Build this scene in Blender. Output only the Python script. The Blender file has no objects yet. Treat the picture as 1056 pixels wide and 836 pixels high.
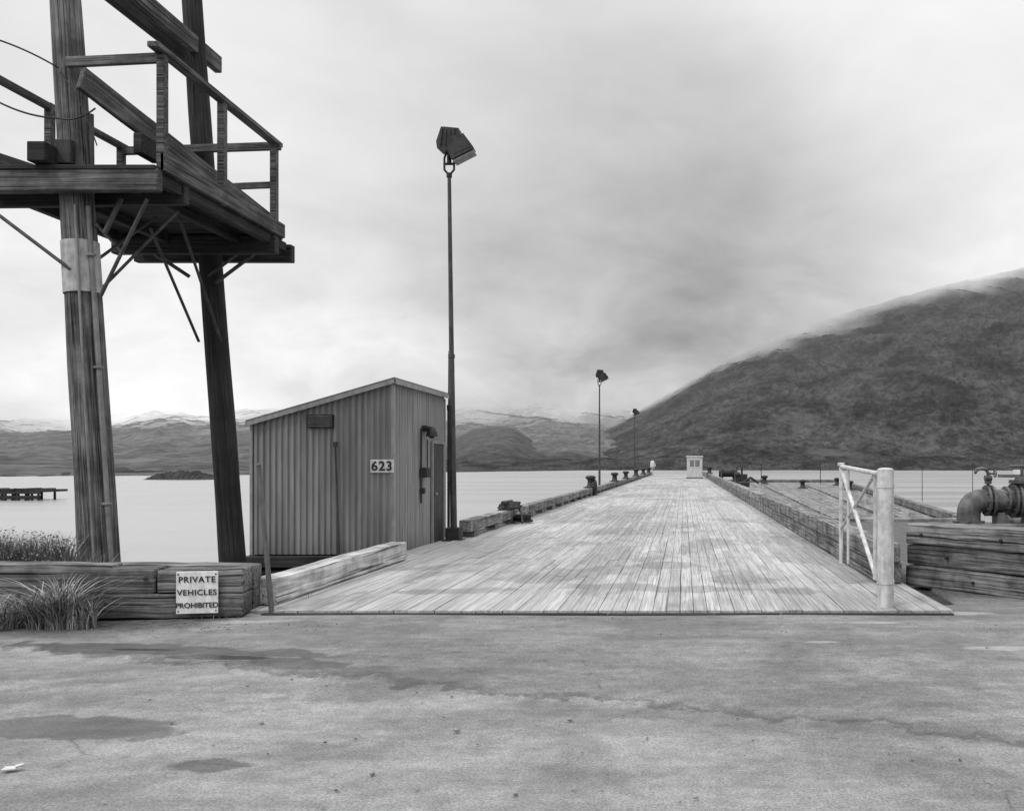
import bpy, bmesh, math, random
from mathutils import Vector, Matrix, noise
random.seed(7)
R=random.random
def U(a,b): return a+(b-a)*R()
sc=bpy.context.scene
F=900.0; CX=705.0; HY=478.0; CH=1.7
def W(px,py,Y): return Vector(((px-CX)/F*Y, Y, CH-(py-HY)/F*Y))
# ---------------- node helper
class N:
    def __init__(s,nt):
        s.nt=nt; nt.nodes.clear()
    def n(s,t,**k):
        x=s.nt.nodes.new(t)
        for a,b in k.items(): setattr(x,a,b)
        return x
    def set(s,inp,v):
        if isinstance(v,bpy.types.NodeSocket): s.nt.links.new(v,inp)
        elif v is not None: inp.default_value=v
    def m(s,op,a,b=None,c=None,clamp=False):
        x=s.n('ShaderNodeMath',operation=op,use_clamp=clamp)
        s.set(x.inputs[0],a)
        if b is not None: s.set(x.inputs[1],b)
        if c is not None: s.set(x.inputs[2],c)
        return x.outputs[0]
    def noise(s,vec,scale,detail=4,rough=.55,dist=0):
        x=s.n('ShaderNodeTexNoise'); s.set(x.inputs['Vector'],vec)
        x.inputs['Scale'].default_value=scale; x.inputs['Detail'].default_value=detail
        x.inputs['Roughness'].default_value=rough; x.inputs['Distortion'].default_value=dist
        return x.outputs[0]
    def map(s,vec,scale=(1,1,1),loc=(0,0,0),rot=(0,0,0)):
        x=s.n('ShaderNodeMapping'); s.set(x.inputs[0],vec)
        x.inputs['Scale'].default_value=scale; x.inputs['Location'].default_value=loc; x.inputs['Rotation'].default_value=rot
        return x.outputs[0]
    def mr(s,v,a,b,c=0.,d=1.,smooth=True):
        x=s.n('ShaderNodeMapRange',interpolation_type='SMOOTHSTEP' if smooth else 'LINEAR')
        s.set(x.inputs[0],v)
        for i,q in enumerate((a,b,c,d)): x.inputs[1+i].default_value=q
        return x.outputs[0]
    def mix(s,f,a,b):
        x=s.n('ShaderNodeMix',data_type='FLOAT'); s.set(x.inputs[0],f); s.set(x.inputs[2],a); s.set(x.inputs[3],b)
        return x.outputs[0]
    def pos(s): return s.n('ShaderNodeNewGeometry').outputs['Position']
    def attr(s,name): return s.n('ShaderNodeAttribute',attribute_name=name)
    def sep(s,v):
        x=s.n('ShaderNodeSeparateXYZ'); s.set(x.inputs[0],v); return x.outputs
    def bsdf(s,col,rough=.8,bump=None,bs=.3,bd=.02,metal=0,spec=.3,alpha=None):
        p=s.n('ShaderNodeBsdfPrincipled')
        s.set(p.inputs['Base Color'],col if not isinstance(col,(int,float)) else (col,col,col,1))
        s.set(p.inputs['Roughness'],rough); p.inputs['Metallic'].default_value=metal
        p.inputs['Specular IOR Level'].default_value=spec
        if bump is not None:
            b=s.n('ShaderNodeBump'); b.inputs['Strength'].default_value=bs; b.inputs['Distance'].default_value=bd
            s.set(b.inputs['Height'],bump); s.set(p.inputs['Normal'],b.outputs[0])
        out=s.n('ShaderNodeOutputMaterial')
        if alpha is not None:
            t=s.n('ShaderNodeBsdfTransparent'); mx=s.n('ShaderNodeMixShader')
            s.set(mx.inputs[0],alpha); s.nt.links.new(t.outputs[0],mx.inputs[1]); s.nt.links.new(p.outputs[0],mx.inputs[2])
            s.nt.links.new(mx.outputs[0],out.inputs[0])
        else: s.nt.links.new(p.outputs[0],out.inputs[0])
        return p
def newmat(name):
    m=bpy.data.materials.new(name); m.use_nodes=True; return m,N(m.node_tree)
def wood(name,d,l,rough=.85,streak=34,patch=.35,crack=.2,lc=.45):
    m,n=newmat(name); g=n.attr('gc').outputs['Vector']; r=n.attr('rnd').outputs['Fac']
    a=n.noise(n.map(g,(.9,streak,streak)),1.0,4,.72)
    c=n.noise(n.map(g,(lc,streak*.8,streak*.8)),1.0,2,.5)
    k=n.noise(n.pos(),1.9,4,.65)
    v=n.mix(n.mr(a,.32,.68),d,l)
    v=n.m('MULTIPLY',v,n.mr(c,.33,.39,crack,1.))
    v=n.m('MULTIPLY',v,n.mr(k,.3,.7,1-patch,1+patch))
    v=n.m('MULTIPLY',v,n.m('MULTIPLY_ADD',r,.5,.75))
    n.bsdf(v,rough,n.mr(c,.32,.41),.5,.01); return m
def plain(name,a,b,rough=.6,scale=8,metal=0,spec=.3,bs=.15):
    m,n=newmat(name); k=n.noise(n.pos(),scale,4,.65); q=n.noise(n.map(n.pos(),(1,1,.15)),scale*1.5,3)
    v=n.mix(n.mr(n.m('MULTIPLY_ADD',q,.5,n.m('MULTIPLY',k,.5)),.35,.65),a,b)
    n.bsdf(v,rough,k,bs,.01,metal,spec); return m
M_dark=wood('creosote_timber',.010,.045)
M_plat=wood('platform_timber',.018,.14,crack=.15,streak=45,patch=.5)
M_poleA=wood('pole_wood_grey',.02,.15,streak=55,crack=.1,patch=.5)
M_poleB=wood('pole_wood_dark',.006,.03,streak=55)
M_stack=wood('timber_stack_wood',.025,.20,streak=38,crack=.1,patch=.6)
M_rail=wood('bull_rail_wood',.06,.25,streak=34,patch=.5)
M_light=wood('light_timber',.2,.46,streak=34)
M_black=plain('black_iron',.010,.035,.55)
M_pole=plain('painted_pole',.03,.07,.5)
M_white=plain('white_paint',.34,.56,.5,10)
M_trim=plain('shed_trim',.08,.15,.6)
M_roof=plain('shed_roof',.10,.16,.7)
M_pipe=plain('pipe_paint',.04,.13,.5,5)
M_galv=plain('galvanised_pipe',.12,.22,.45,6)
M_sign=plain('sign_board',.5,.72,.5,14)
M_ink=plain('sign_paint_black',.02,.03,.6)
def shedmat():
    m,n=newmat('shed_siding'); p=n.pos(); Z=n.sep(p)[2]
    k=n.noise(n.map(p,(1,1,.4)),1.6,4,.6); q=n.noise(n.map(p,(9,9,.5)),1.,4,.6)
    v=n.mix(n.mr(k,.3,.7),.19,.255); v=n.m('MULTIPLY',v,n.mr(q,.3,.7,.76,1.12))
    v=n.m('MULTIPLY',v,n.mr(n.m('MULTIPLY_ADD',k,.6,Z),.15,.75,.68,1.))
    n.bsdf(v,.55,spec=.35); return m
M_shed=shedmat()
def dell(n,p,wc,px,py,rx,ry,rot=0,soft=.2,w=1.6):
    y0=CH*F/(py-HY); x0=(px-CX)/F*y0
    q=n.map(p,(1,1,0))
    sub=n.n('ShaderNodeVectorMath',operation='SUBTRACT'); n.set(sub.inputs[0],q); sub.inputs[1].default_value=(x0,y0,0)
    ss=n.map(n.map(sub.outputs[0],(1,1,1),rot=(0,0,-rot)),(1/rx,1/ry,0))
    ln=n.n('ShaderNodeVectorMath',operation='LENGTH'); n.set(ln.inputs[0],ss)
    return n.mr(n.m('MULTIPLY_ADD',wc,w,ln.outputs['Value']),1-soft,1+soft,1.,0.)
def deckmat():
    m,n=newmat('deck_planks'); g=n.attr('gc').outputs['Vector']; r=n.attr('rnd').outputs['Fac']; p=n.pos()
    a=n.noise(n.map(g,(1.1,38,38)),1,4,.7)
    c=n.noise(n.map(g,(.5,60,60)),1,2,.5)
    v=n.mix(n.mr(a,.3,.7),.25,.44)
    v=n.m('MULTIPLY',v,n.mr(c,.34,.42,.6,1.))
    v=n.m('MULTIPLY',v,n.m('MULTIPLY_ADD',r,.26,.85))
    s1=n.noise(n.map(p,(.75,.45,1)),1.,5,.65,.6)
    s2=n.noise(n.map(p,(.30,.09,1),(4,2,0)),1.,5,.7,.3)
    wc=n.m('SUBTRACT',n.noise(p,2.4,4,.6),.5)
    st=n.mr(s1,.52,.60); st2=n.mr(s2,.45,.60)
    yy=n.sep(p)[1]; st=n.m('MULTIPLY',st,n.mr(yy,10,40,.75,.4))
    for e in [(705,610,.85,.30,0),(630,607,.7,.28,.1),(765,600,.5,.5,0),(560,598,.7,.5,.2),(690,585,.5,.5,0),(820,612,.4,.3,0),(470,612,.8,.25,.2),(735,560,.4,.9,0)]:
        st=n.m('MAXIMUM',st,n.m('MULTIPLY',dell(n,p,wc,*e,.08,1.5),.85))
    v=n.m('MULTIPLY',v,n.m('SUBTRACT',1.,n.m('MULTIPLY',st,.36)))
    v=n.m('MULTIPLY',v,n.m('SUBTRACT',1.,n.m('MULTIPLY',st2,.25)))
    n.bsdf(v,n.mix(st,.75,.42),c,.4,.008,spec=.35); return m
M_deck=deckmat()
# ---------------- geometry builder
class B:
    def __init__(s): s.v=[];s.f=[];s.gc=[];s.r=[];s.mi=[];s.sm=[]
    def add(s,vs,fs,gc=None,mi=0,sm=False,rnd=None):
        o=len(s.v); r=R() if rnd is None else rnd; off=Vector((U(0,50),U(0,50),U(0,50)))
        for i,p in enumerate(vs):
            s.v.append(Vector(p)); s.gc.append((Vector(gc[i]) if gc else Vector(p))+off); s.r.append(r)
        for f in fs: s.f.append([o+i for i in f]); s.mi.append(mi); s.sm.append(sm)
    def lbox(s,size,Mx,mi=0,bev=0.0,rnd=None,rough=0.0):
        bm=bmesh.new(); bmesh.ops.create_cube(bm,size=1); 
        for v in bm.verts: v.co=Vector((v.co.x*size[0],v.co.y*size[1],v.co.z*size[2]))
        if rough>0:
            nseg=max(1,int(size[0]/.22))
            ed=[e for e in bm.edges if abs((e.verts[0].co-e.verts[1].co).x)>1e-5]
            bmesh.ops.subdivide_edges(bm,edges=ed,cuts=nseg,use_grid_fill=True)
        if bev>0:
            ee=[e for e in bm.edges if e.calc_face_angle(0)>.5]
            bmesh.ops.bevel(bm,geom=ee,offset=bev,segments=2 if bev>.01 else 1,affect='EDGES',profile=.6)
        vs=[];gc=[]
        o=Vector((U(0,99),U(0,99),0))
        for i,v in enumerate(bm.verts):
            v.index=i; c=v.co.copy(); gc.append(c.copy())
            if rough>0:
                yo=1 if c.y>0 else -1; q=Vector((c.x*1.3,yo,0)); q2=Vector((c.x*1.3,1 if c.z>0 else -1,7))
                c+=Vector((0,noise.noise(q*1.1+o)+.4*noise.noise(c*6+o),noise.noise(q2*1.1-o)+.4*noise.noise(c*6-o)))*rough
            vs.append(Mx@c)
        fs=[[v.index for v in f.verts] for f in bm.faces]; bm.free()
        s.add(vs,fs,gc,mi,False,rnd)
    def box(s,c,size,mi=0,bev=.0,rz=0,rx=0,ry=0,rnd=None,rough=0):
        Mx=Matrix.Translation(c)@Matrix.Rotation(rz,4,'Z')@Matrix.Rotation(ry,4,'Y')@Matrix.Rotation(rx,4,'X')
        s.lbox(size,Mx,mi,bev,rnd,rough)
    def beam(s,p0,p1,w,h,mi=0,bev=.012,rnd=None,rough=0,roll=0):
        p0=Vector(p0);p1=Vector(p1); x=(p1-p0); L=x.length; x.normalize()
        up=Vector((0,0,1)) if abs(x.z)<.95 else Vector((0,1,0))
        y=up.cross(x).normalized(); z=x.cross(y)
        Mx=Matrix.Translation((p0+p1)/2)@Matrix((x,y,z)).transposed().to_4x4()@Matrix.Rotation(roll,4,'X')
        s.lbox((L,w,h),Mx,mi,bev,rnd,rough)
    def cyl(s,p0,p1,r0,r1=None,seg=14,mi=0,rings=1,jit=0,cap=True,rnd=None):
        r1=r0 if r1 is None else r1
        p0=Vector(p0);p1=Vector(p1); x=p1-p0; L=x.length; x.normalize()
        up=Vector((0,0,1)) if abs(x.z)<.9 else Vector((0,1,0))
        y=up.cross(x).normalized(); z=x.cross(y); vs=[];gc=[];fs=[]
        for k in range(rings+1):
            t=k/rings
            for i in range(seg):
                a=2*math.pi*i/seg; r=r0+(r1-r0)*t
                if jit: r*=1+jit*noise.noise(Vector((math.cos(a)*1.5,math.sin(a)*1.5,t*L*.6+p0.x)))+jit*.35*noise.noise(Vector((math.cos(a)*9,math.sin(a)*9,t*L*.5)))
                vs.append(p0+x*(L*t)+y*(math.cos(a)*r)+z*(math.sin(a)*r)); gc.append((L*t,math.cos(a)*r,math.sin(a)*r))
        for k in range(rings):
            for i in range(seg):
                j=(i+1)%seg; fs.append([k*seg+i,k*seg+j,(k+1)*seg+j,(k+1)*seg+i])
        rr=R() if rnd is None else rnd
        s.add(vs,fs,gc,mi,True,rr)
        if cap:
            s.add(vs[:seg],[list(range(seg))[::-1]],gc[:seg],mi,False,rr)
            s.add(vs[-seg:],[list(range(seg))],gc[-seg:],mi,False,rr)
    def tube(s,pts,r,mi=0,seg=8):
        for a,b in zip(pts[:-1],pts[1:]): s.cyl(a,b,r,r,seg,mi,cap=False)
        for a in pts: s.ball(a,r,mi,6,4)
    def ball(s,c,r,mi=0,seg=14,rg=8,sc3=(1,1,1)):
        c=Vector(c); vs=[];fs=[]
        for k in range(rg+1):
            t=math.pi*k/rg
            for i in range(seg):
                a=2*math.pi*i/seg; vs.append(c+Vector((math.sin(t)*math.cos(a)*r*sc3[0],math.sin(t)*math.sin(a)*r*sc3[1],math.cos(t)*r*sc3[2])))
        for k in range(rg):
            for i in range(seg):
                j=(i+1)%seg; fs.append([k*seg+i,(k+1)*seg+i,(k+1)*seg+j,k*seg+j])
        s.add(vs,fs,None,mi,True)
    def lathe(s,c,prof,seg=20,mi=0):
        c=Vector(c); vs=[];fs=[]
        for r,z in prof:
            for i in range(seg):
                a=2*math.pi*i/seg; vs.append(c+Vector((math.cos(a)*r,math.sin(a)*r,z)))
        for k in range(len(prof)-1):
            for i in range(seg):
                j=(i+1)%seg; fs.append([k*seg+i,k*seg+j,(k+1)*seg+j,(k+1)*seg+i])
        s.add(vs,fs,None,mi,True)
    def torus(s,c,Rr,r,axis='Z',mi=0,seg=24):
        c=Vector(c); pts=[]
        for i in range(seg+1):
            a=2*math.pi*i/seg; q=(math.cos(a)*Rr,math.sin(a)*Rr)
            pts.append(c+(Vector((q[0],q[1],0)) if axis=='Z' else Vector((0,q[0],q[1])) if axis=='X' else Vector((q[0],0,q[1]))))
        for a,b in zip(pts[:-1],pts[1:]): s.cyl(a,b,r,r,7,mi,cap=False)
    def frust(s,A,Bq,mi=0):
        vs=list(A)+list(Bq); fs=[[3,2,1,0],[4,5,6,7]]+[[i,(i+1)%4,4+(i+1)%4,4+i] for i in range(4)]
        s.add(vs,fs,None,mi)
    def prism(s,poly,y0,y1,mi=0,taper=1.0):
        n=len(poly); cx=sum(p[0] for p in poly)/n; cz=sum(p[1] for p in poly)/n
        vs=[(p[0],y0,p[1]) for p in poly]+[(cx+(p[0]-cx)*taper,y1,cz+(p[1]-cz)*taper) for p in poly]
        s.add(vs,[list(range(n)),list(range(n,2*n))[::-1]]+[[i,n+i,n+(i+1)%n,(i+1)%n] for i in range(n)],None,mi)
    def finish(s,name,mats,parent=None,loc=(0,0,0)):
        me=bpy.data.meshes.new(name)
        off=Vector(parent.location) if parent else Vector(loc)
        me.from_pydata([tuple(v-off) for v in s.v],[],s.f)
        a=me.attributes.new('gc','FLOAT_VECTOR','POINT'); a.data.foreach_set('vector',[c for g in s.gc for c in g])
        a=me.attributes.new('rnd','FLOAT','POINT'); a.data.foreach_set('value',s.r)
        if not isinstance(mats,(list,tuple)): mats=[mats]
        for m in mats: me.materials.append(m)
        me.polygons.foreach_set('material_index',s.mi); me.polygons.foreach_set('use_smooth',s.sm)
        me.update(); ob=bpy.data.objects.new(name,me); sc.collection.objects.link(ob)
        if parent: ob.parent=parent
        else: ob.location=off
        return ob
def group(name,loc):
    e=bpy.data.objects.new(name,None); e.location=loc; e.empty_display_size=.2; sc.collection.objects.link(e); return e
def text(name,body,size,loc,rot,mat,parent,bold=.004,spacing=1.0,line=1.0):
    c=bpy.data.curves.new(name,'FONT'); c.body=body; c.size=size; c.align_x='CENTER'; c.align_y='CENTER'
    c.extrude=.002; c.offset=bold; c.space_character=spacing; c.space_line=line
    c.materials.append(mat); o=bpy.data.objects.new(name,c); sc.collection.objects.link(o)
    o.rotation_euler=rot; o.parent=parent; o.location=Vector(loc)-Vector(parent.location); return o
# ---------------- ground
WZ=-3.0
def gz(x,y):
    if x<-4.9: e=10.75
    elif x<3.3: e=10.5
    elif x<9.5: e=25.5
    else: e=19
    if y<=e: z=0
    else: z=-(y-e)*.9
    z=max(z,-6)
    if z>-.01 and y<11 : z+=.012*noise.noise(Vector((x*.5,y*.5,0)))
    if z>-.01 and y<9.4:
        d=y-(6.0-.33*x)-.25*noise.noise(Vector((x*1.3,y*.6,5))); z+=.022*max(0,min(1,(d+.1)/.15))*max(0,min(1,(9.4-y)/1.2))
    if x<-5 and y>9.7 and y<11.5: z+=.08*noise.noise(Vector((x*2,y*2,3)))
    return z
def lines(core0,core1,step,ext):
    l=[];x=core0
    while x<=core1+1e-6: l.append(x); x+=step
    return [core0-e for e in reversed(ext)]+l+[core1+e for e in ext]
xs=lines(-14,14,.2,[1,3,8,20,60,200,800,4000]); ys=lines(-2,12,.1,[.5,1,1.5,2,2.5,3,3.5,4,5,6,7,8,9,10,11,12,13,13.4,14,15,16,18,22,30,60,200,800,4000])
ys=[-4000,-300,-50,-10]+[y for y in ys if y>=-2]
vs=[];fs=[]
for y in ys:
    for x in xs: vs.append((x,y,gz(x,y)))
nx=len(xs)
for j in range(len(ys)-1):
    for i in range(nx-1): fs.append((j*nx+i,j*nx+i+1,(j+1)*nx+i+1,(j+1)*nx+i))
me=bpy.data.meshes.new('ground'); me.from_pydata(vs,[],fs); me.polygons.foreach_set('use_smooth',[True]*len(fs))
ground=bpy.data.objects.new('ground',me); sc.collection.objects.link(ground)
m,n=newmat('asphalt_ground'); p=n.pos(); X,Y,Z=n.sep(p)
fine=n.noise(p,60,3,.8); mid=n.noise(p,7,5,.72); big=n.noise(p,.6,4,.65,.5); wob=n.noise(p,2.2,5,.65)
stretch=n.noise(n.map(p,(.5,2.2,1),rot=(0,0,.25)),1.2,4,.65)
v=n.mix(n.mr(mid,.32,.68),.15,.205)
v=n.m('MULTIPLY',v,n.mr(fine,.3,.7,.62,1.32))
v=n.m('MULTIPLY',v,n.mr(big,.38,.62,.78,1.15))
v=n.m('MULTIPLY',v,n.mr(stretch,.38,.62,.86,1.12))
wc=n.m('SUBTRACT',wob,.5)
def ell(px,py,rx,ry,rot=0,soft=.2,w=1.6): return dell(n,p,wc,px,py,rx,ry,rot,soft,w)
wet=None
for a in [(70,750,.85,.24,-.1),(215,789,.25,.11,0),(175,672,1.5,.20,-.16),(300,686,.6,.17,-.3),(420,700,.9,.22,-.3),(560,700,.7,.22,-.1),(700,738,1.3,.15,-.28),(900,752,1.0,.13,-.28)]:
    e=ell(*a,.14 if a[0]<310 else .25,2.4); 
    if a[0]>400: e=n.m('MULTIPLY',e,.5)
    wet=e if wet is None else n.m('MAXIMUM',wet,e)
pud=ell(225,680,.50,.085,-.1,.10,.7); pud=n.m('MAXIMUM',pud,ell(150,672,.3,.05,-.1,.12,.6))
lt=ell(955,632,.75,.13,0,.15,.8)
for a in [(250,641,.45,.13,.1),(850,664,.16,.05,0),(1035,670,.3,.08,0),(285,632,.3,.1,.3),(905,642,.25,.08,0)]: lt=n.m('MAXIMUM',lt,ell(*a,.3,2.2))
curve=n.m('MULTIPLY_ADD',X,-.33,6.0)
d=n.m('SUBTRACT',Y,n.m('MULTIPLY_ADD',wc,.9,curve))
side=n.mr(d,-.03,.03)
v=n.m('MULTIPLY',v,n.mix(side,1.1,.92))
sl=n.mr(n.m('ABSOLUTE',n.m('SUBTRACT',d,.05)),0,.09,1.,0.)
v=n.m('MULTIPLY',v,n.m('SUBTRACT',1.,n.m('MULTIPLY',sl,.35)))
vo=n.n('ShaderNodeTexVoronoi',feature='DISTANCE_TO_EDGE'); n.set(vo.inputs['Vector'],n.map(p,(1,1,0),(.3,.7,0))); vo.inputs['Scale'].default_value=.45
ck=n.mr(n.m('ADD',vo.outputs[0],n.m('MULTIPLY',n.m('ABSOLUTE',wc),.25)),.0,.012,1.,0.)
v=n.m('MULTIPLY',v,n.m('SUBTRACT',1.,n.m('MULTIPLY',ck,.35)))
v=n.mix(n.m('MULTIPLY',lt,.6),v,n.mr(mid,.3,.7,.26,.38))
v=n.m('MULTIPLY',v,n.m('SUBTRACT',1.,n.m('MULTIPLY',wet,.5)))
v=n.mix(pud,v,.025)
earth=n.m('MAXIMUM',n.m('MULTIPLY',n.mr(X,-5.3,-4.8,1.,0.),n.mr(n.m('MULTIPLY_ADD',wc,.8,Y),8.8,9.1)),n.mr(Y,10.6,11.4))
v=n.mix(earth,v,n.mr(mid,.3,.7,.04,.12))
n.bsdf(v,n.mix(pud,n.mix(wet,.8,.4),.02),fine,.22,.01,spec=.3)
me.materials.append(m)
# ---------------- water
me=bpy.data.meshes.new('water'); me.from_pydata([(-6000,8,WZ),(6000,8,WZ),(6000,6000,WZ),(-6000,6000,WZ)],[],[(0,1,2,3)])
water=bpy.data.objects.new('water',me); sc.collection.objects.link(water)
m,n=newmat('sea_water'); p=n.pos()
a=n.noise(n.map(p,(.5,1.6,1)),1.2,3,.6); b=n.noise(n.map(p,(.010,.07,1)),1.,4,.6)
n.bsdf(n.mix(n.mr(b,.4,.6),.24,.28),n.mr(b,.4,.6,.26,.34),a,.35,.15,spec=.5)
me.materials.append(m)
# ---------------- hills
def interp(t,x):
    if x<=t[0][0]: return t[0][1]
    for (a,b),(c,d) in zip(t[:-1],t[1:]):
        if x<=c:
            k=(x-a)/(c-a); return b+(d-b)*k
    return t[-1][1]
def hill(name,ridge,shore,Dr,pa,pb,nu,nv,mat,amp=.12,rough=1.6,power=1.0,gul=.012,seed=0,fa=.02):
    vs=[];vh=[];fs=[]
    for i in range(nu+1):
        px=pa+(pb-pa)*i/nu
        e=interp(ridge,px)+rough*(noise.fractal(Vector((px*.03+seed,seed,0)),1,2,5)); e=max(e,.3)
        ds=interp(shore,px); dr=Dr*(1+.06*noise.noise(Vector((px*.01,seed,1))))
        zr=CH+e/F*dr
        for j in range(nv+1):
            t=j/nv; Yd=ds+(dr-ds)*t; Xd=(px-CX)/F*Yd
            z=WZ-1+(zr-WZ+1)*(.25*t+.75*t**power if power>1 else t**power)
            g=noise.ridged_multi_fractal(Vector((Xd*gul+Yd*gul*.5,Yd*gul*.35,seed)),1.0,2.1,4,1.0,2.0)
            f=noise.fractal(Vector((Xd*gul*6,Yd*gul*6,seed)),.9,2,4)
            z+=((g-1.1)*amp+f*fa)*(zr-WZ)*math.sin(math.pi*min(t,1))**.7
            vs.append((Xd,Yd,z)); vh.append(t)
    for i in range(nu):
        for j in range(nv): a=i*(nv+1)+j; fs.append((a,a+nv+1,a+nv+2,a+1))
    me=bpy.data.meshes.new(name); me.from_pydata(vs,[],fs)
    a=me.attributes.new('vh','FLOAT','POINT'); a.data.foreach_set('value',vh)
    me.polygons.foreach_set('use_smooth',[True]*len(fs)); me.materials.append(mat)
    o=bpy.data.objects.new(name,me); sc.collection.objects.link(o); return o
def hillmat(name,d,l,sc0,f0,f1,snow=0,haze_tint=.0,fn=.25,patch=0,fs_=.4,fx=None):
    m,n=newmat(name); p=n.pos(); vh=n.attr('vh').outputs['Fac']
    a=n.noise(n.map(p,(1,.5,1.3),rot=(0,0,.5)),sc0,7,.72); b=n.noise(n.map(p,(1,.5,1)),sc0*9,4,.75)
    v=n.mix(n.mr(a,.38,.62),d,l); v=n.m('MULTIPLY',v,n.mr(b,.32,.68,.5,1.5))
    if patch:
        q=n.noise(n.map(p,(1,.4,2)),sc0*.8,5,.6); v=n.mix(n.m('MULTIPLY',n.mr(q,.56,.68),n.mr(vh,.02,.5,.8,0.)),v,patch)
    if snow:
        q=n.noise(n.map(p,(1,.3,1)),sc0*5,5,.7); v=n.mix(n.m('MULTIPLY',n.mr(q,.56,.61),n.mr(vh,.62,.76,0,.7)),v,snow)
    if haze_tint: v=n.mix(n.mr(vh,.0,1.,0.,1.,False),v,n.m('MULTIPLY_ADD',v,.5,haze_tint))  # aerial haze painted into the slope colour, paler toward the ridge
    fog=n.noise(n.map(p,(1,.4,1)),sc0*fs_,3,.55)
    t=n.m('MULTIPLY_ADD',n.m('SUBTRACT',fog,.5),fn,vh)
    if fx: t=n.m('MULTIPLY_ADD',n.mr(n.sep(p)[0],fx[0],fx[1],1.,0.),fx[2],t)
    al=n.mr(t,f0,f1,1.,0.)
    n.bsdf(v,.95,None,spec=.03,alpha=al); return m
mh=hillmat('mountain_slope',.016,.055,.014,.88,1.04,haze_tint=.045,fn=.22,patch=.08,fx=(150,420,.10))
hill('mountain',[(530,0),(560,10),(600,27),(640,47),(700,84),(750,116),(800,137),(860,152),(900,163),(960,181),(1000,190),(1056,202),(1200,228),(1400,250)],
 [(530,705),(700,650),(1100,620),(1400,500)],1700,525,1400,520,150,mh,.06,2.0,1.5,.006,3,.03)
mf=hillmat('far_hill_slope',.05,.09,.008,.42,.90,snow=.6,haze_tint=.13,fn=.45,fs_=.8)
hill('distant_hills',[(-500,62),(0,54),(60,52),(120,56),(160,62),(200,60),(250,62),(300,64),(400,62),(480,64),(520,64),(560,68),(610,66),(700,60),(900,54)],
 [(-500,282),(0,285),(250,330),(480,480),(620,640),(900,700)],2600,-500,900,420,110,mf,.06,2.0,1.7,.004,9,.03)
mn=hillmat('near_hill_slope',.025,.055,.012,.85,1.1,haze_tint=.06)
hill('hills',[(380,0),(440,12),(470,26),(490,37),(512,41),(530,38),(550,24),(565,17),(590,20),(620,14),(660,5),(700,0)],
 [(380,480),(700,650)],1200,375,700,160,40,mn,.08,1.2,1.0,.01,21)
hill('shore_lowland',[(-500,6),(0,6),(100,4),(200,2),(300,2),(420,3),(480,5),(600,5),(700,6),(900,8),(1400,8)],
 [(-500,281),(0,284),(250,325),(480,470),(620,610),(1100,600),(1400,480)],690,-500,1400,500,12,hillmat('shore_trees',.02,.05,.05,5,6),.2,2.2,1.0,.03,31)
# small island
b=B(); vs=[];fs=[]
for i in range(61):
    for j in range(9):
        u=i/60*2-1; w=j/8*2-1; r=max(0,1-u*u)*max(0,1-w*w)
        vs.append((-150+u*10,262+w*6,WZ-.3+2.6*r**.6*(1+.6*noise.noise(Vector((u*12,w*3,1))))))
for i in range(60):
    for j in range(8): a=i*9+j; fs.append([a,a+9,a+10,a+1])
b.add(vs,fs); b.finish('small_island',plain('island_growth',.015,.04,.9,1))
# old pier ruin
g=group('ruined_pier',(-86,114,WZ)); b=B()
for i in range(26):
    x=-104+i*.86
    b.box((x,114+U(-.1,.1),-1.75+U(-.12,.12)),(.7,5,.3),rnd=R())
    b.cyl((x,111.7,WZ-1),(x+U(-.2,.2),111.7,-1.6+U(-.1,.35)),.16,.14,8); 
    if i%2: b.cyl((x,114.5,WZ-1),(x,114.5,-1.5),.16,.14,8)
b.beam((-104,111.6,-2.0),(-82.3,111.6,-2.0),.3,.3); b.beam((-104,111.55,-2.6),(-82.3,111.55,-2.6),.3,.45)
b.finish('deck_and_piles',M_dark,g)
# ---------------- pier
pier=group('pier',(-1,10,0))
PXL,PXR=-5.0,3.0; PY0,PY1=9.88,135
b=B(); w=.155; x=PXL
while x<PXR-.02:
    y=PY0+U(0,.04); first=True
    while y<PY1:
        L=U(3.2,6.2) if not first else U(1,6); first=False
        y2=min(y+L,PY1); z=.035+U(-.003,.004); t=.06
        x0=x+.001+U(0,.003); x1=x+w-.003-U(0,.003); s=U(-.003,.003)
        vs=[(x0,y,z-t),(x1,y,z-t),(x1+s,y2,z-t),(x0+s,y2,z-t),(x0,y,z),(x1,y,z),(x1+s,y2,z+U(-.002,.002)),(x0+s,y2,z)]
        gc=[(q[1],q[0],q[2]) for q in vs]
        b.add(vs,[[4,5,6,7],[0,1,5,4],[1,2,6,5],[3,7,6,2],[0,4,7,3]],gc)
        y=y2+.004
    x+=w
b.box((-5.6,17.9,-.02),(1.3,3.6,.08))
b.finish('deck_planks',M_deck,pier)
b=B()
b.box((-1.0,72.6,-.25),(8.9,124.6,.40)) 
for k in range(4): b.beam((-4.75+k*1.95,9.835+U(-.01,.01),-.03),(-4.75+k*1.95+1.94,9.835,-.03),.07,.09,0,.006,rnd=0)
for y in range(13,135,5):
    for x in (-5.1,-1,2.9): b.cyl((x,y,-6),(x,y,-.3),.18,.18,8)
b.finish('piles_and_stringers',M_dark,pier)
b=B()
b.beam((-4.93,10.25,.20),(-4.93,15.1,.20),.30,.31,0,.03,rough=.012,rnd=.95)
b.finish('curb_timber',M_light,pier)
b=B(); y=19.6
while y<PY1:
    y2=min(y+U(6,8),PY1); b.beam((-4.9+U(-.01,.01),y,.30),(-4.9,y2-.03,.30),.28,.26,0,.02,rough=.010)
    k=y+.5
    while k<y2: b.box((-4.9,k,.10),(.27,.5,.13),rnd=.2); k+=2.2
    y=y2
b.finish('left_bull_rail',M_rail,pier)
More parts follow.
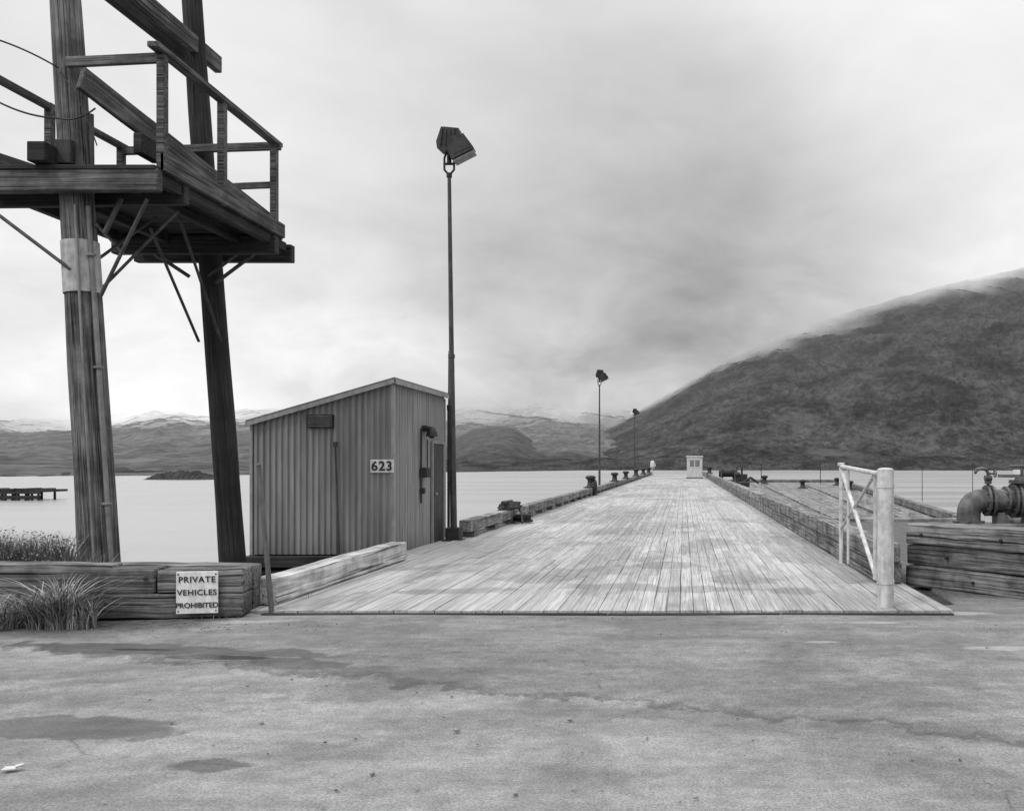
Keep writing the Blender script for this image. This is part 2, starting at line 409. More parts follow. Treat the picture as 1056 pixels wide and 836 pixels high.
b=B(); y=12.0
while y<PY1:
    y2=min(y+U(5,7.5),PY1); b.beam((2.83+U(-.015,.015),y,.475),(2.83,y2-.02,.475),.34,.27,0,.025,rough=.012)
    y=y2
y=12.05
while y<PY1:
    y2=min(y+U(5,7.5),PY1); b.beam((2.84+U(-.015,.015),y,.19),(2.84,y2-.02,.19),.33,.29,0,.02,rough=.010,rnd=U(0,.7)); y=y2
b.finish('right_bull_rail',M_rail,pier)
# right side dock
g=group('timber_dock',(8,50,-.2)); b=B()
def rx(y): return 8.6+(y-26)*(15.6-8.6)/59.0
K=46
for k in range(K):
    y=26.0
    while y<86:
        y2=min(86,y+U(5,9)); f0=k/K; f1=(k+1)/K
        def XX(f,yy): return 3.1+(rx(yy)-3.1)*f
        z=-.2+U(-.012,.012); vs=[(XX(f0,y)+.008,y,z),(XX(f1,y)-.008,y,z),(XX(f1,y2)-.008,y2-.02,z),(XX(f0,y2)+.008,y2-.02,z)]
        b.add(vs,[[0,1,2,3]],[(q[1],q[0],q[2]) for q in vs]); y=y2
b.beam((3.2,25.95,-.40),(8.5,25.95,-.40),.2,.3)
for f in (.33,.66): b.beam((3.1+(rx(26)-3.1)*f,26,-.14),(3.1+(rx(86)-3.1)*f,86,-.14),.12,.08,0,0,rnd=.9)
b.beam((8.4,26,-.02),(15.4,86,-.02),.3,.28,0,.02,rnd=.3)
b.beam((3.2,86.2,-.02),(15.6,86.2,-.02),.3,.28,0,.02,rnd=0)
b.beam((3.2,26.1,-.06),(8.6,26.1,-.06),.3,.26,0,.02,rnd=.6)
for y in range(27,86,5):
    b.cyl((rx(y)-.2,y,-6),(rx(y)-.2,y,.1),.17,.17,8)
b.finish('deck_and_piles',wood('dock_wood',.08,.23,patch=.5),g)
# ---------------- shed
SX0,SX1,SY0,SY1=-7.96,-5.37,16.1,19.55; ZL,ZR=2.45,3.2
shed=group('metal_shed',(SX1,SY0,0)); b=B()
def corr(b,p0,p1,z0,za,zb,nrm,pitch=.108,amp=.028):
    p0=Vector(p0);p1=Vector(p1);L=(p1-p0).length; np_=int(L/pitch); nrm=Vector(nrm); rows=7; vs=[];fs=[]; T=[]
    for i in range(np_):
        for f,o in ((0,0),(.34,0),(.46,1),(.88,1)): T.append(((i+f)/np_,o))
    T.append((1,0))
    for t,o in T:
        q=p0.lerp(p1,t)+nrm*(amp*o); zt=za+(zb-za)*t
        for r in range(rows): vs.append(q+Vector((0,0,z0+(zt-z0)*r/(rows-1)))+nrm*.006*noise.noise(Vector((t*4,r*1.3,p0.x))))
    for i in range(len(T)-1):
        for r in range(rows-1): a=i*rows+r; fs.append([a,a+rows,a+rows+1,a+1])
    b.add(vs,fs)
corr(b,(SX0,SY0,0),(SX1,SY0,0),.03,ZL,ZR,(0,-1,0))
corr(b,(SX1,SY0,0),(SX1,SY1,0),.03,ZR,ZR,(1,0,0),.15,.018)
corr(b,(SX1,SY1,0),(SX0,SY1,0),.03,ZR,ZL,(0,1,0))
corr(b,(SX0,SY1,0),(SX0,SY0,0),.03,ZL,ZL,(-1,0,0))
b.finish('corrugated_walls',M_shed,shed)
b=B(); sl=math.atan2(ZR-ZL,SX1-SX0)
b.box(((SX0+SX1)/2,(SY0+SY1)/2,(ZL+ZR)/2+.045),((SX1-SX0)/math.cos(sl)+.16,SY1-SY0+.2,.05),0,.006,ry=-sl)
b.finish('roof',M_roof,shed)
b=B()
b.beam((SX0-.07,SY0-.115,ZL-.035),(SX1+.07,SY0-.115,ZR-.0+.01),.02,.07,0,.003)
b.beam((SX1+.1,SY0-.11,ZR+.0),(SX1+.1,SY1+.1,ZR+.0),.02,.08,0,.003)
b.box((SX1+.012,SY0-.018,1.6),(.06,.06,3.1),0,.004)
b.box((SX1+.012,SY1,1.6),(.05,.05,3.1),0,.004)
b.box((SX0,SY0-.018,1.22),(.05,.06,2.4),0,.004)
b.finish('trim',plain('shed_trim_light',.2,.3,.6),shed)
b=B()
def sxp(px): return (px-CX)/F*SY0
def szp(py): return CH-(py-HY)/F*SY0
cx,cz=sxp(332),szp(434.5); 
b.box((cx,SY0-.045,cz),(.48,.04,.25),1,.004)
for k in range(6): b.box((cx,SY0-.08,cz-.09+k*.036),(.43,.03,.018),0,rx=.5)
b.finish('vent_louver',[M_trim,M_black],shed)
b=B()
b.cyl((sxp(347),SY0-.06,szp(460)),(sxp(351),SY0-.06,.05),.018,.018,8)
b.box((sxp(347),SY0-.05,szp(458)),(.07,.05,.09),0,.005)
b.finish('wall_conduit',M_pole,shed)
b=B(); b.box((sxp(395),SY0-.045,szp(480.5)),(.43,.03,.24),0,.004)
b.finish('number_sign',M_sign,shed)
text('number_text','623',.24,(sxp(395),SY0-.068,szp(480.8)),(math.pi/2,0,0),M_ink,shed,.006,1.12)
def dy(px): return SX1*F/(px-CX)
x=SX1+.035; y0,y1=dy(444),dy(454.5)
b=B(); b.box((x,(y0+y1)/2,1.07),(.03,y1-y0,2.1),0,.004)
b.finish('door',plain('door_dark',.03,.06,.5),shed)
b=B()
for yy in(y0-.035,y1+.035): b.box((x+.01,yy,1.08),(.05,.065,2.2),0,.004)
b.box((x+.01,(y0+y1)/2,2.16),(.05,y1-y0+.0,.07),0,.004)
b.ball((x+.06,y0+.1,1.05),.035)
b.finish('door_frame',plain('shed_trim2',.18,.26,.5),shed)
b=B(); yy=dy(434)
b.cyl((x,yy,2.42),(x+.16,yy,2.42),.03); b.lathe((x+.19,yy,2.26),[(.02,.2),(.07,.17),(.11,.06),(.12,0)],14); b.ball((x+.19,yy,2.28),.07)
b.box((x+.04,dy(436),2.42),(.10,.3,.12),0,.01)
b.box((x+.06,dy(434),1.52),(.14,.32,.2),0,.015); b.box((x+.04,dy(433),1.15),(.05,.12,.12),0,.01)
b.cyl((x+.02,dy(431.5),.9),(x+.02,dy(431.5),2.42),.018); b.cyl((x+.02,dy(438),1.6),(x+.02,dy(438),2.2),.012)
b.finish('light_and_meter',M_black,shed)
b=B()
for yy in (16.3,17.9,19.3): b.beam((SX0-.1,yy,-.12),(SX1+.02,yy,-.12),.3,.26,0,.015)
b.box((-6.7,17.9,-.32),(3.0,3.9,.12))
b.beam((SX0-.1,15.98,-.09),(SX1+.1,15.98,-.09),.16,.2,0,.01)
for xx in(-8,-6.6): 
    for yy in(16.4,19.2): b.cyl((xx,yy,-6),(xx,yy,-.3),.17)
b.finish('skids_and_piles',M_dark,shed)
g=group('antenna_mast',(-5.32,19.75,0)); b=B()
b.cyl((-5.32,19.75,0),(-5.32,19.75,3.0),.03); b.cyl((-5.32,19.75,3.0),(-5.32,19.75,4.25),.014,.006,6); b.ball((-5.32,19.75,3.0),.045)
b.box((-5.27,19.75,2.95),(.16,.1,.1),0,.01)
b.finish('mast',M_black,g)
# ---------------- lamps
def lamp(X,Y,zt,lean=0):
    g=group('street_lamp',(X,Y,0)); b=B(); T=Vector((X+lean,Y,zt-1.0))
    b.box((X,Y,.16),(.3,.3,.3),1,.02); b.box((X,Y,.02),(.42,.42,.06),1,.005)
    b.cyl((X,Y,.1),(X+lean*.5,Y,zt*.45),.075,.06,14); b.cyl((X+lean*.5,Y,zt*.45),T,.055,.04,12)
    b.cyl((X+lean*.5,Y,zt*.45-.04),(X+lean*.5,Y,zt*.45+.04),.075,.075,12)
    b.finish('pole',[M_pole,M_black],g)
    k=.0212
    def P(px,py): return (T.x+(px-462)*k, T.z-(py-178)*k)
    def P3(px,py,dy=0): q=P(px,py); return Vector((q[0],T.y+dy,q[1]))
    b=B()
    b.cyl(T-Vector((0,0,.04)),T+Vector((0,0,.05)),.06)
    b.tube([P3(462,178),P3(457,172),P3(457,160),P3(460,152)],.024)
    b.tube([P3(462,178),P3(467,172),P3(467,160),P3(466,152)],.024)
    b.tube([P3(457,166),P3(467,166)],.03); b.cyl(P3(462,166),P3(462,150),.05)
    b.finish('bracket',M_black,g)
    b=B()
    b.prism([P(456,131),P(474,133),P(480,152),P(470,157),P(452,153),P(451,146)],T.y-.20,T.y+.22,0,.92)
    b.prism([P(457,129.5),P(473,131),P(473,133),P(457,131.5)],T.y-.12,T.y+.14,0)
    b.prism([P(466,143),P(480,139.5),P(490,153),P(489,155.5),P(468,166),P(464,158)],T.y-.30,T.y+.02,0,.94)
    b.prism([P(469,147),P(480,143.5),P(487,153),P(470,161)],T.y-.306,T.y-.30,0)
    b.prism([P(469,166.5),P(490,156),P(490.5,157.5),P(470,168)],T.y-.28,T.y-.0,1)
    for q in range(4): b.prism([P(457+q*4,133),P(458+q*4,133),P(456+q*5,150),P(455+q*5,150)],T.y-.22,T.y-.2,0)
    b.finish('floodlights',[M_black,plain('lamp_reflector',.1,.2,.3)],g)
lamp(-5.03,19.1,9.0,-.1)
lamp(-5.4,56,7.7)
lamp(-5.45,97,7.8)
# ---------------- bollards
def bollard(X,Y,z=0.05,s=1):
    b=B(); b.lathe((X,Y,z),[(.0,0),(.30*s,0),(.30*s,.05*s),(.2*s,.1*s),(.16*s,.3*s),(.17*s,.42*s),(.27*s,.5*s),(.27*s,.58*s),(.2*s,.64*s),(0,.66*s)],18)
    b.box((X,Y,z+.02),(.7*s,.7*s,.05),0,.005)
    b.finish('mooring_bollard',M_black,None,(X,Y,z))
for X,Y,z in [(-4.9,46,.43),(-4.9,62,.43),(-4.9,74,.43),(-4.9,90,.43),(-4.9,106,.43),(-4.9,122,.43),(9,66,-.15),(13.2,75,-.15),(7.4,80,-.15),(11.8,62,-.15),(2.9,98,.6)]:
    bollard(X,Y,z,1.0 if Y<80 else 1.2)
b=B(); b.torus((-4.75,46.2,.35),.42,.14,'X'); b.finish('tire_fender',M_black,None,(-4.75,46.2,.35))
g=group('mooring_cleat',(-4.9,24.2,.43)); b=B()
b.box((-4.9,24.2,.46),(.28,.9,.05),0,.01); 
b.cyl((-4.9,24.0,.45),(-4.9,24.0,.62),.07,.06); b.cyl((-4.9,24.5,.45),(-4.9,24.5,.62),.07,.06)
b.cyl((-4.9,23.65,.63),(-4.9,24.85,.63),.06,.05)
b.finish('cleat',M_black,g)
b=B()
for k in range(5): b.torus((-4.85+U(-.06,.06),24.2+.06*k,.49+.03*k),.30-.02*k,.032,'Z')
b.tube([Vector((-4.6,24.2,.5)),Vector((-4.45,24.0,.34)),Vector((-4.4,23.8,.10))],.028)
for k in range(4): b.torus((-4.5+U(-.04,.04),24.5+U(-.05,.05),.10+.05*k),.22,.032)
b.tube([Vector((-5.1,24.3,.45)),Vector((-5.35,24.5,.25)),Vector((-5.4,24.6,-.3))],.03)
b.finish('rope_coil',M_black,g)
# ---------------- booth on the pier
g=group('guard_booth',(1.25,100,0)); b=B()
b.box((1.25,100,1.3),(1.75,2.2,2.35),0,.02); b.finish('walls',M_white,g)
b=B(); b.box((1.25,100,2.52),(1.95,2.4,.1),0,.02); b.finish('roof',M_sign,g)
b=B(); b.box((1.25,98.88,1.75),(1.1,.03,.75),0); b.box((2.14,99.8,1.6),(.03,.9,.7),0)
b.finish('window',plain('booth_window',.12,.2,.3),g)
b=B(); b.box((1.25,98.87,1.3),(1.3,.02,.06)); b.box((1.25,98.855,1.75),(.07,.02,.75)); b.finish('window_frame',M_sign,g)
b=B(); b.box((1.25,100,.08),(1.9,2.3,.1),0); b.finish('skid',M_dark,g)
g=group('navigation_light',(-4.4,122,0)); b=B()
b.cyl((-4.4,122,0),(-4.4,122,1.1),.2,.14,10); b.lathe((-4.35,122,1.0),[(0,0),(.3,.05),(.34,.3),(.3,.9),(.18,1.1),(0,1.12)],14)
b.box((-4.1,122,1.5),(.4,.2,.3),0,.03)
b.finish('drum_and_post',M_white,g)
g=group('cargo_winch',(4.2,84,0)); b=B()
for xx in(3.6,4.9): b.frust([(xx-.08,83,-.1),(xx+.08,83,-.1),(xx+.08,85,-.1),(xx-.08,85,-.1)],[(xx-.08,83.6,1.1),(xx+.08,83.6,1.1),(xx+.08,84.4,1.1),(xx-.08,84.4,1.1)])
b.cyl((3.4,84,.8),(5.1,84,.8),.38); b.cyl((3.7,84,.8),(3.8,84,.8),.6,.6,18); b.cyl((4.7,84,.8),(4.8,84,.8),.6,.6,18)
b.box((5.6,84,.3),(1.0,1.2,.8),0,.05); b.cyl((5.6,84,.7),(5.6,84,1.3),.1)
b.finish('drum_and_frame',M_black,g)
b=B(); g=group('mooring_hook',(3.9,60,0))
b.box((3.9,60,0.1),(1.2,1.2,.7),0,.08); b.cyl((3.7,60,.4),(3.7,60,.95),.12); b.ball((3.7,60,.95),.2); b.tube([Vector((4.1,60,.4)),Vector((4.6,60,.75)),Vector((5.1,60,.4))],.08)
b.finish('hook_and_base',M_black,g)
for px,y,h in [(785,86,1.6),(846,85,1.9),(951,110,2.2),(1003,110,1.8),(760,84,1.3)]:
    X=(px-CX)/F*y; b=B(); b.cyl((X,y,WZ-1),(X,y,h),.05,.035,8); b.box((X,y,h),(.14,.1,.12),0,.02); b.finish('marker_post',M_dark,None,(X,y,0))
g=group('distant_barge',(120,300,WZ)); b=B()
b.box((120,300,WZ+.5),(22,6,1.0),0,.1); b.box((116,300,WZ+1.8),(4,4,1.6),1,.05); b.cyl((124,300,WZ+1),(124,300,WZ+4.5),.12)
b.finish('hull_and_cabin',[M_pipe,M_sign],g)
# ---------------- gate and post
g=group('gate_post',(2.36,10.2,0)); b=B(); b.cyl((2.36,10.2,-.05),(2.36,10.2,1.63),.095,.095,24); b.ball((2.36,10.2,1.63),.095,0,24,8,(1,1,.25))
b.finish('post',M_white,g)
b=B(); b.cyl((2.36,10.2,1.42),(2.36,10.2,1.47),.102,.102,20); b.cyl((2.36,10.2,.3),(2.36,10.2,.35),.102,.102,20); b.finish('hinge_band',M_white,g)
g=group('pipe_gate',(2.34,11.4,0)); b=B(); gx=2.3
yn,yf=10.55,12.75
b.cyl((gx,yf,.25),(gx,yf,1.66),.03); b.cyl((gx+.02,yn,.3),(gx+.02,yn,1.6),.03)
b.cyl((gx,10.3,1.58),(gx,yf,1.66),.03); b.cyl((gx,yf-.05,1.6),(gx+.02,yn,.35),.028)
b.cyl((gx,yf,.75),(gx+.02,yn+.1,1.55),.022); b.cyl((gx+.0,12.2,.3),(gx+.0,12.2,1.64),.02)
b.box((gx,yf,1.69),(.08,.16,.05),0,.01)
b.finish('pipe_frame',M_white,g)
b=B(); b.cyl((-4.67,9.9,-.02),(-4.82,9.9,1.68),.029,.026,12); b.ball((-4.82,9.9,1.68),.028); b.finish('steel_post',plain('post_paint',.06,.12,.5),None,(-4.67,9.9,0))
# ---------------- left timber barrier
bar=group('timber_barrier',(-6.5,9.4,0)); b=B()
pL=Vector((-8.9,8.95,0)); pR=Vector((-4.87,9.65,0)); dn=(pR-pL).normalized(); nr=Vector((dn.y,-dn.x,0))
for k,(h,c) in enumerate([(.27,.15),(.27,.42)]):
    for q in range(2):
        back=-nr*(.17+.36*q)
        spl=[(0,.78),(.785,1.0)] if (k==1 and q==0) else [(0,.45),(.455,1.0)]
        for a,e in spl:
            b.beam(pL.lerp(pR,a)+back+Vector((0,0,c+.09*(1-a)-.02)),pL.lerp(pR,e)+back+Vector((0,0,c+.09*(1-e)-.02)),.33,h,0,.028,rough=.02,rnd=[.6,.2,.0,.3][(k*2+q+int(a>0))%4])
b.beam(pL+Vector((0,.2,.66)),pL.lerp(pR,.66)+Vector((0,.2,.57)),.28,.06,0,.015,rough=.012,rnd=1.0)
b.finish('timbers',M_stack,bar)
b=B()
for k in range(9):
    t=.06+.1*k; q=pL.lerp(pR,t)+nr*.012+Vector((0,0,.2+.25*(k%2))); b.cyl(q,q+nr*.02,.022,.022,8)
b.finish('bolts',M_black,bar)
g=group('warning_sign',(-5.3,9.45,.4))
X0=(197.5-CX)/F*9.43; t=(X0-pL.x)/(pR.x-pL.x); base=pL.lerp(pR,t)+nr*.045; az=math.atan2(dn.y,dn.x)
cz=CH-(612-HY)/F*9.43
b=B(); b.box((base.x,base.y,cz),(.425,.012,.46),0,.004,rz=az); b.finish('board',M_sign,g)
b=B()
for sx in(-.19,.19):
    for szz in(-.2,.2): q=base+dn*sx+Vector((0,0,cz+szz)); b.cyl(q,q+nr*.012,.008,.008,8)
b.finish('screws',M_black,g)
for i,(tx,ss) in enumerate([('PRIVATE',.092),('VEHICLES',.086),('PROHIBITED',.078)]):
    q=base+nr*.011+Vector((0,0,cz+.14-.14*i)); text('line_text',tx,ss,q,(math.pi/2,0,az),M_ink,g,.0012,1.12 if i<2 else 1.0)
# ---------------- right timber barrier
g=group('timber_wall',(3.8,11.4,0)); b=B()
a=Vector((3.13,12.25,0)); e=Vector((5.9,8.9,0)); dn2=(e-a).normalized(); n2=Vector((dn2.y,-dn2.x,0))
if n2.y>0: n2=-n2
for k,(c,h,off) in enumerate([(.14,.28,0),(.43,.28,.02),(.72,.28,-.01)]):
    for q in range(2):
        bk=-n2*(.17+.35*q+off); b.beam(a+bk+Vector((0,0,c))+dn2*U(-.03,.03),e+bk+Vector((0,0,c)),.33,h,0,.03,rough=.018,rnd=[.35,.15,.6][k])
b.finish('timbers',M_stack,g)
b=B()
for k in range(10):
    q=a+dn2*(.25+.4*k)+n2*.02+Vector((0,0,[.72,.43,.14][k%3])); b.cyl(q-n2*.03,q+n2*.015,.02,.02,8)
b.finish('bolts',M_black,g)
# ---------------- pipe valve
g=group('pipe_valve',(5.3,15.2,0)); b=B(); Yp=15.2
def pp(px,py,Y=Yp): return W(px,py,Y)
A=pp(1012,516); zc=A.z; Cx=pp(1090,516)
b.cyl(A,Cx,.2,.2,24)
def fl(px,r,t=.05,mi=0):
    q=pp(px,516); q.z=zc; b.cyl(q,q+Vector((t,0,0)),r,r,24,mi)
    for i in range(10):
        an=2*math.pi*i/10; o=Vector((0,math.cos(an),math.sin(an)))*(r-.04); b.cyl(q+o-Vector((.03,0,0)),q+o+Vector((t+.03,0,0)),.015,.015,6,mi)
for px,r in [(1016,.27),(1021,.27),(1036,.25),(1043,.3),(1048,.3),(1066,.3),(1071,.3)]: fl(px,r,.04)
el=[Vector((A.x,Yp,zc))]
for i in range(1,7):
    th=math.pi/2*i/6; el.append(Vector((A.x-.22*math.sin(th),Yp,zc-.22*(1-math.cos(th)))))
for p0,p1 in zip(el[:-1],el[1:]): b.cyl(p0,p1,.2,.2,20)
for q in el: b.ball(q,.2,0,20,12)
b.cyl(el[-1],Vector((el[-1].x,Yp,0)),.2,.2,20); b.cyl((el[-1].x,Yp,zc-.35),(el[-1].x,Yp,zc-.42),.27,.27,20)
v=pp(1054,516); v.z=zc; b.ball(v,.27,0,20,12); b.cyl(v,v+Vector((0,0,.42)),.15,.12,16); b.cyl(v+Vector((0,0,.3)),v+Vector((0,0,.36)),.22,.22,18)
b.cyl(v+Vector((0,0,.4)),v+Vector((0,0,.72)),.03); b.torus(v+Vector((0,0,.6)),.2,.02); b.beam(v+Vector((-.2,0,.6)),v+Vector((.2,0,.6)),.03,.02); b.beam(v+Vector((0,-.2,.6)),v+Vector((0,.2,.6)),.03,.02)
q=pp(1019,500); pts=[q+Vector((0,0,-.1)),q+Vector((0,0,.2)),q+Vector((-.03,0,.27)),q+Vector((-.1,0,.29)),q+Vector((-.2,0,.27)),q+Vector((-.22,0,.22))]
b.tube(pts,.03); b.cyl(q+Vector((-.06,0,.12)),q+Vector((.06,0,.12)),.05); b.cyl(q+Vector((0,0,.02)),q+Vector((0,0,.07)),.06)
b.cyl(q+Vector((.0,0,.2)),q+Vector((.12,0,.2)),.02); b.torus(q+Vector((.12,0,.2)),.06,.012,'X')
for px in (1030,1060): s=pp(px,516); b.box((s.x,Yp,(zc-.2)/2),(.14,.3,zc-.2),0,.01)
b.cyl((5.9,15.9,.55),(9,15.9,.55),.18); b.cyl((5.85,15.9,.55),(5.93,15.9,.55),.26)
b.cyl((4.9,14.8,.62),(9,14.8,.62),.07); b.cyl((4.9,14.8,.0),(4.9,14.8,.62),.07); b.ball((4.9,14.8,.62),.07)
b.finish('pipework',M_pipe,g)
# ---------------- utility poles
def upole(p0,p1,r0,r1,mat):
    g=group('utility_pole',(p0[0],p0[1],0)); b=B(); b.cyl(p0,p1,r0,r1,48,0,rings=70,jit=.09,rnd=.6); b.finish('pole',mat,g)
    return g
dA=(-7.79+7.36)/(7.5-.4)
def PA(z): return Vector((-7.36+dA*(z-.4),11.0,z))
gA=upole(PA(-1),PA(9.6),.235,.15,M_poleA)
dB=(-7.93+7.26)/(9.1+.0)
def PB(z): return Vector((-7.22+dB*z,14.0,z))
gB=upole(PB(-5),PB(10.5),.225,.14,M_poleB)
b=B(); z0=CH+(HY-300)/F*10.8; z1=CH+(HY-246)/F*10.8
b.cyl(PA(z0),PA(z1),.212,.208,28,0,cap=False); b.finish('white_band',plain('band_paint',.22,.42,.6,9),gA)
b=B()
q=Vector((.23,-.12,0)); b.tube([PA(-.3)+q,PA(2)+q*.95,PA(4)+q*.9,PA(4.9)+q*.85],.03); 
b.tube([PA(-.3)+Vector((.1,-.25,0)),PA(2.6)+Vector((.09,-.22,0)),PA(4.9)+Vector((.1,-.2,0))],.015)
for z in (1.2,2.9,4.3): b.box(PA(z)+Vector((.22,-.13,0)),(.10,.06,.03),0,.005)
b.finish('conduit',M_galv,gA)
# ---------------- elevated platform
pl=group('elevated_platform',(-7.65,12.4,5.2)); b=B()
XL,XR=-8.86,-6.45; YN,YF=10.7,13.8; ZF=5.32
y=YN+.05
while y<YF+.2: b.box(((XL+XR)/2,y,ZF),(XR-XL,.22,.05),1,.004,rnd=U(0,.6)); y+=.245
for yy,mi in ((10.72,0),(11.3,1)): b.beam((XL-.6,yy,5.14),(XR+.02,yy,5.18),.12,.27,mi,.01,rough=.008,rnd=.45 if mi==0 else .2)
for yy in (13.72,14.28): b.beam((XL-.1,yy,5.13),(XR+.06,yy,5.13),.14,.28,1,.01,rnd=.3)
for xx in (XL+.05,-8.1,-7.0,XR-.06): b.beam((xx,10.8,5.22),(xx,14.2,5.22),.1,.14,1,.006,rnd=.2)
b.beam((XR+.03,10.75,5.42),(XR+.03,14.0,5.42),.06,.22,0,.008,rnd=.2)
for yy in (10.8,12.2,13.75): b.box((XR-.0,yy,6.03),(.10,.10,1.45),0,.008,rnd=.3)
for yy in (10.8,12.2,13.75): b.box((XL,yy,6.03),(.10,.10,1.4),0,.008,rnd=.3)
b.beam((XR,10.6,6.80),(XR,13.9,6.76),.14,.07,0,.006,rnd=.4)
b.beam((XL,10.6,6.66),(XL,13.9,6.70),.09,.09,0,.006,rnd=.3)
b.beam((PA(6.6).x+.1,10.8,6.66),(XR+.05,10.8,6.72),.06,.12,0,.006,rnd=.7)
b.beam((XL,13.75,6.62),(XR+.1,13.75,6.70),.07,.12,0,.006,rnd=.4)
b.beam((-7.7,13.78,6.05),(XR,13.78,6.1),.05,.10,0,.006)
b.beam(W(83,80,10.75),W(280,232,13.9),.07,.30,0,.008,rnd=.6,rough=.005)
b.box(W(52,163,10.8),(.22,.5,.24),1,.01,rnd=0); b.box(W(152,153,11.2),(.12,.4,.26),1,.01,rnd=0)
b.beam(W(-20,158,12.0),W(95,196,12.2),.12,.16,1,.01)
b.beam((-7.80,10.4,8.36),(-7.78,14.6,8.36),.12,.27,0,.01,rnd=.4); b.beam((-8.2,10.4,8.4),(-8.12,14.7,8.4),.12,.27,1,.01,rnd=.3)
b.finish('timbers',[M_plat,M_dark],pl)
b=B()
def rod(a,c,r=.022): b.cyl(a,c,r,r,8)
rod(W(104,305,10.8),W(152,205,10.8)); rod(PA(4.1)+Vector((0,-.2,0)),(XL+.1,10.7,5.02)); rod(PA(3.9)+Vector((.1,.15,0)),(-6.6,11.4,5.0),.02)
rod(W(155,235,12.2),W(205,352,13.8)); rod(W(185,225,12.4),W(228,352,13.8)); rod(W(222,292,13.8),W(262,262,13.8),.03); rod(W(195,285,13.8),W(160,262,13.8),.03)
rod(W(245,262,13.6),W(215,285,13.8)); rod(PA(4.3)+Vector((.05,.2,0)),(-7.5,12.4,5.2),.02)
rod(W(108,240,10.9),W(125,205,11.0),.03); rod(W(100,232,10.9),W(128,262,12.3),.02)
rod(W(95,200,11),W(94,118,11),.03); 
b.finish('iron_braces',M_pole,pl)
b=B()
def cat(p0,p1,sag,r=.009,n=16):
    pts=[p0.lerp(p1,i/n)-Vector((0,0,sag*4*(i/n)*(1-i/n))) for i in range(n+1)]; b.tube(pts,r,0,6)
cat(W(-60,28,9.5),W(60,70,10.8),-.08,.010); cat(W(-40,80,10.5),W(62,122,10.8),.12,.012); cat(W(60,122,10.75),W(98,112,10.75),.06,.010); cat(W(62,75,10.75),W(100,150,10.75),-.1,.008)
cat(W(195,-40,14),W(199,120,13.8),0,.012)
b.finish('cables',M_black,gA)
b=B(); b.box(PA(5.55)+Vector((.02,-.2,0)),(.2,.1,.3),0,.01); b.finish('junction_box',M_black,gA)
# ---------------- vegetation
def clump(b,cx,cy,cz,rx_,ry_,n,h0,h1,wd,lean=.5):
    for i in range(n):
        a=U(0,6.28); r=math.sqrt(R()); x=cx+math.cos(a)*r*rx_; y=cy+math.sin(a)*r*ry_; h=U(h0,h1); la=U(0,6.28); l=U(.1,lean)*h
        d=Vector((math.cos(la),math.sin(la),0)); s=Vector((-d.y,d.x,0))*wd*U(.6,1.3); p=Vector((x,y,cz)); vs=[];K=4
        for k in range(K+1):
            t=k/K; c=p+Vector((0,0,h*(t-.25*lean*t*t)))+d*(l*t*t); ww=s*(1-t)**.7*(1 if k else .6)
            vs+= [c-ww,c+ww]
        b.add(vs,[[2*k,2*k+1,2*k+3,2*k+2] for k in range(K)],None,0,True)
def leafmat(name,a_,b_):
    m,n=newmat(name); r=n.attr('rnd').outputs['Fac']; v=n.mix(r,a_,b_); n.bsdf(v,.7); return m
b=B(); clump(b,-8.7,10.3,.05,1.5,.35,6500,.55,.98,.008,.45); clump(b,-7.3,10.2,.05,.5,.25,700,.5,.8,.008,.6)
for k in range(260):
    x=U(-10.1,-7.2);y=U(9.9,10.5);z=U(.6,.95)*(1 if x<-7.9 else .88)
    for j in range(14): 
        c=Vector((x+U(-.06,.06),y+U(-.06,.06),z+U(-.06,.06))); s=.018; d=Vector((U(-1,1),U(-1,1),U(-1,1)))*s; e2=Vector((U(-1,1),U(-1,1),U(-1,1)))*s; b.add([c,c+d,c+d+e2,c+e2],[[0,1,2,3]])
b.finish('tall_grass',leafmat('grass_blades',.04,.24),None,(-8.3,10.2,0))
b=B()
for cx,n_,hh in((-6.6,260,.75),(-6.4,420,.85),(-6.95,160,.6),(-6.2,140,.6),(-7.2,120,.5)): clump(b,cx,8.98,0,.15,.12,n_,.2,hh,.008,1.3)
b.finish('weed_clump',leafmat('weed_blades',.05,.40),None,(-6.4,9.0,0))
b=B(); clump(b,-7.7,8.80,-.02,.9,.14,700,.05,.38,.007,1.2); clump(b,-5.2,9.55,-.02,.35,.1,30,.04,.12,.005,1.)
clump(b,-6.6,10.9,-.2,2,.6,500,.1,.4,.007,.8)
b.finish('verge_grass',leafmat('verge_blades',.04,.2),None,(-7,9,0))
b=B()
for i in range(420):
    if i<200: x=U(-8,-3.6); y=U(8.3,9.3)
    else: x=U(-4,4); y=U(4.2,9.8)
    s=U(.004,.012) if i<410 else .018
    b.ball((x,y,s*.4+.01),s,0,6,4,(U(.8,1.4),U(.8,1.2),.6))
b.finish('gravel',plain('gravel_stone',.06,.3,.8,30),None,(0,7,0))
b=B(); b.box((-3.72,4.82,.02),(.07,.05,.012),0,.004,rz=.3); b.box((-3.68,4.84,.03),(.04,.03,.012),0,.004,rz=1.); b.finish('paper_litter',M_white,None,(-3.72,4.82,0))
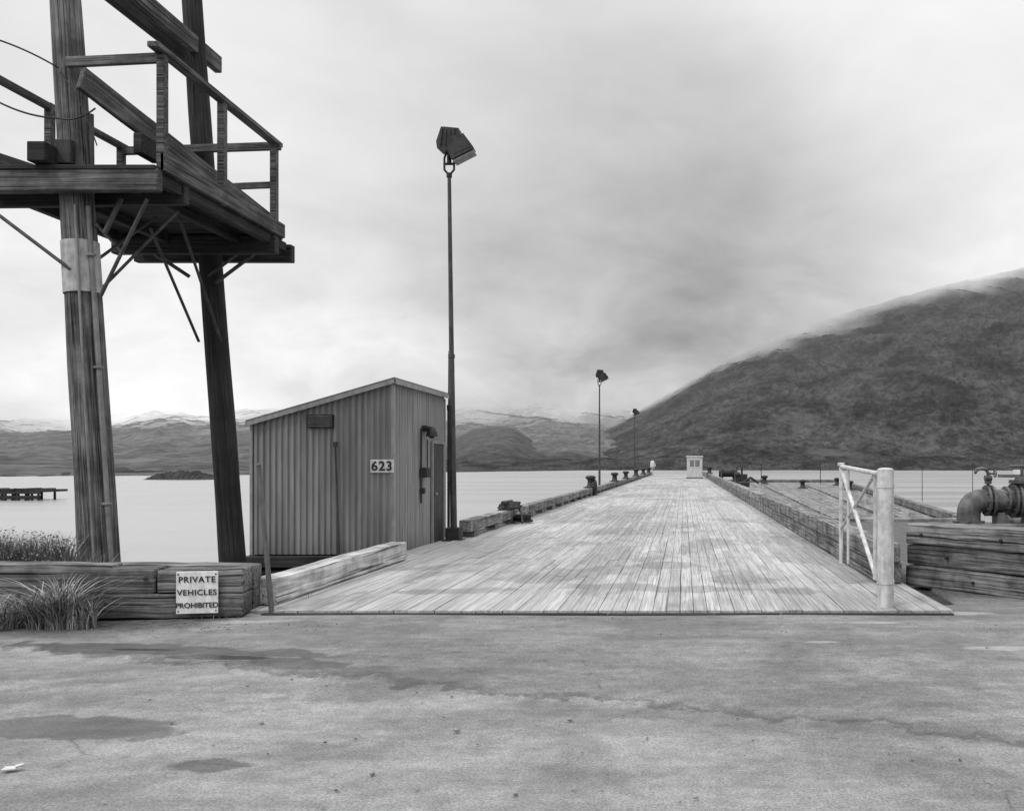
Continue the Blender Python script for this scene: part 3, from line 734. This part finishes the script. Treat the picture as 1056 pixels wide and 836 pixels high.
# ---------------- world
w=bpy.data.worlds.new('World'); sc.world=w; w.use_nodes=True; n=N(w.node_tree)
sky=n.n('ShaderNodeTexSky',sky_type='NISHITA'); sky.sun_disc=False; EL,ROT=math.radians(48),math.radians(225)
sky.sun_elevation=EL; sky.sun_rotation=ROT; sky.dust_density=5
bw=n.n('ShaderNodeRGBToBW'); n.set(bw.inputs[0],sky.outputs[0])
tc=n.n('ShaderNodeTexCoord').outputs['Generated']; X,Y,Z=n.sep(tc)
c1=n.noise(n.map(tc,(1.6,1.6,3.2),(.3,.1,0)),1.6,4,.5,.3)
c2=n.noise(n.map(tc,(1,1,2.0),(2,5,1)),6.5,4,.6,.3)
def blob(px,py,N_):
    d=Vector(((px-CX)/F,1,(HY-py)/F)).normalized()
    dt=n.n('ShaderNodeVectorMath',operation='DOT_PRODUCT'); n.set(dt.inputs[0],tc); dt.inputs[1].default_value=d
    return n.m('POWER',n.m('MAXIMUM',dt.outputs['Value'],0.),N_)
v=n.m('MULTIPLY_ADD',n.m('SUBTRACT',c1,.5),.45,.745)
low=n.mr(Z,.06,.36,1.,.25)
v=n.m('MULTIPLY_ADD',n.m('MULTIPLY',n.m('SUBTRACT',c2,.5),low),.68,v)
for px,py,k,a in [(720,280,35,-.20),(880,290,70,-.11),(560,200,35,-.12),(760,180,45,-.07),(700,390,200,-.06),(230,40,30,.08),(930,40,30,.18),(90,330,60,.08),(400,400,200,.10),(1040,230,90,.12),(600,345,300,.07),(180,410,200,.06)]:
    v=n.m('MULTIPLY_ADD',blob(px,py,k),a,v)
v=n.m('MULTIPLY_ADD',n.mr(Z,.42,.95),1.5,v)
v=n.m('MAXIMUM',v,.1)
v=n.m('MULTIPLY_ADD',bw.outputs[0],.012,v)
bg=n.n('ShaderNodeBackground'); n.set(bg.inputs[0],v); bg.inputs[1].default_value=1.0
o=n.n('ShaderNodeOutputWorld'); w.node_tree.links.new(bg.outputs[0],o.inputs[0])
L=bpy.data.lights.new('sun','SUN'); L.energy=1.4; L.angle=math.radians(15); so=bpy.data.objects.new('sun',L); sc.collection.objects.link(so)
sd=Vector((math.sin(ROT)*math.cos(EL),math.cos(ROT)*math.cos(EL),math.sin(EL))); so.rotation_euler=sd.to_track_quat('Z','Y').to_euler(); so.location=(0,0,30)
cam=bpy.data.cameras.new('camera'); co=bpy.data.objects.new('camera',cam); sc.collection.objects.link(co)
co.location=(0,0,CH); co.rotation_euler=(math.pi/2,0,0); cam.sensor_width=36; cam.lens=F/1056*36
cam.shift_x=-(CX-528)/1056; cam.shift_y=(HY-418)/1056; cam.clip_end=20000; sc.camera=co
sc.view_settings.view_transform='Standard'; sc.view_settings.look='None'; sc.view_settings.exposure=0; sc.view_settings.gamma=1
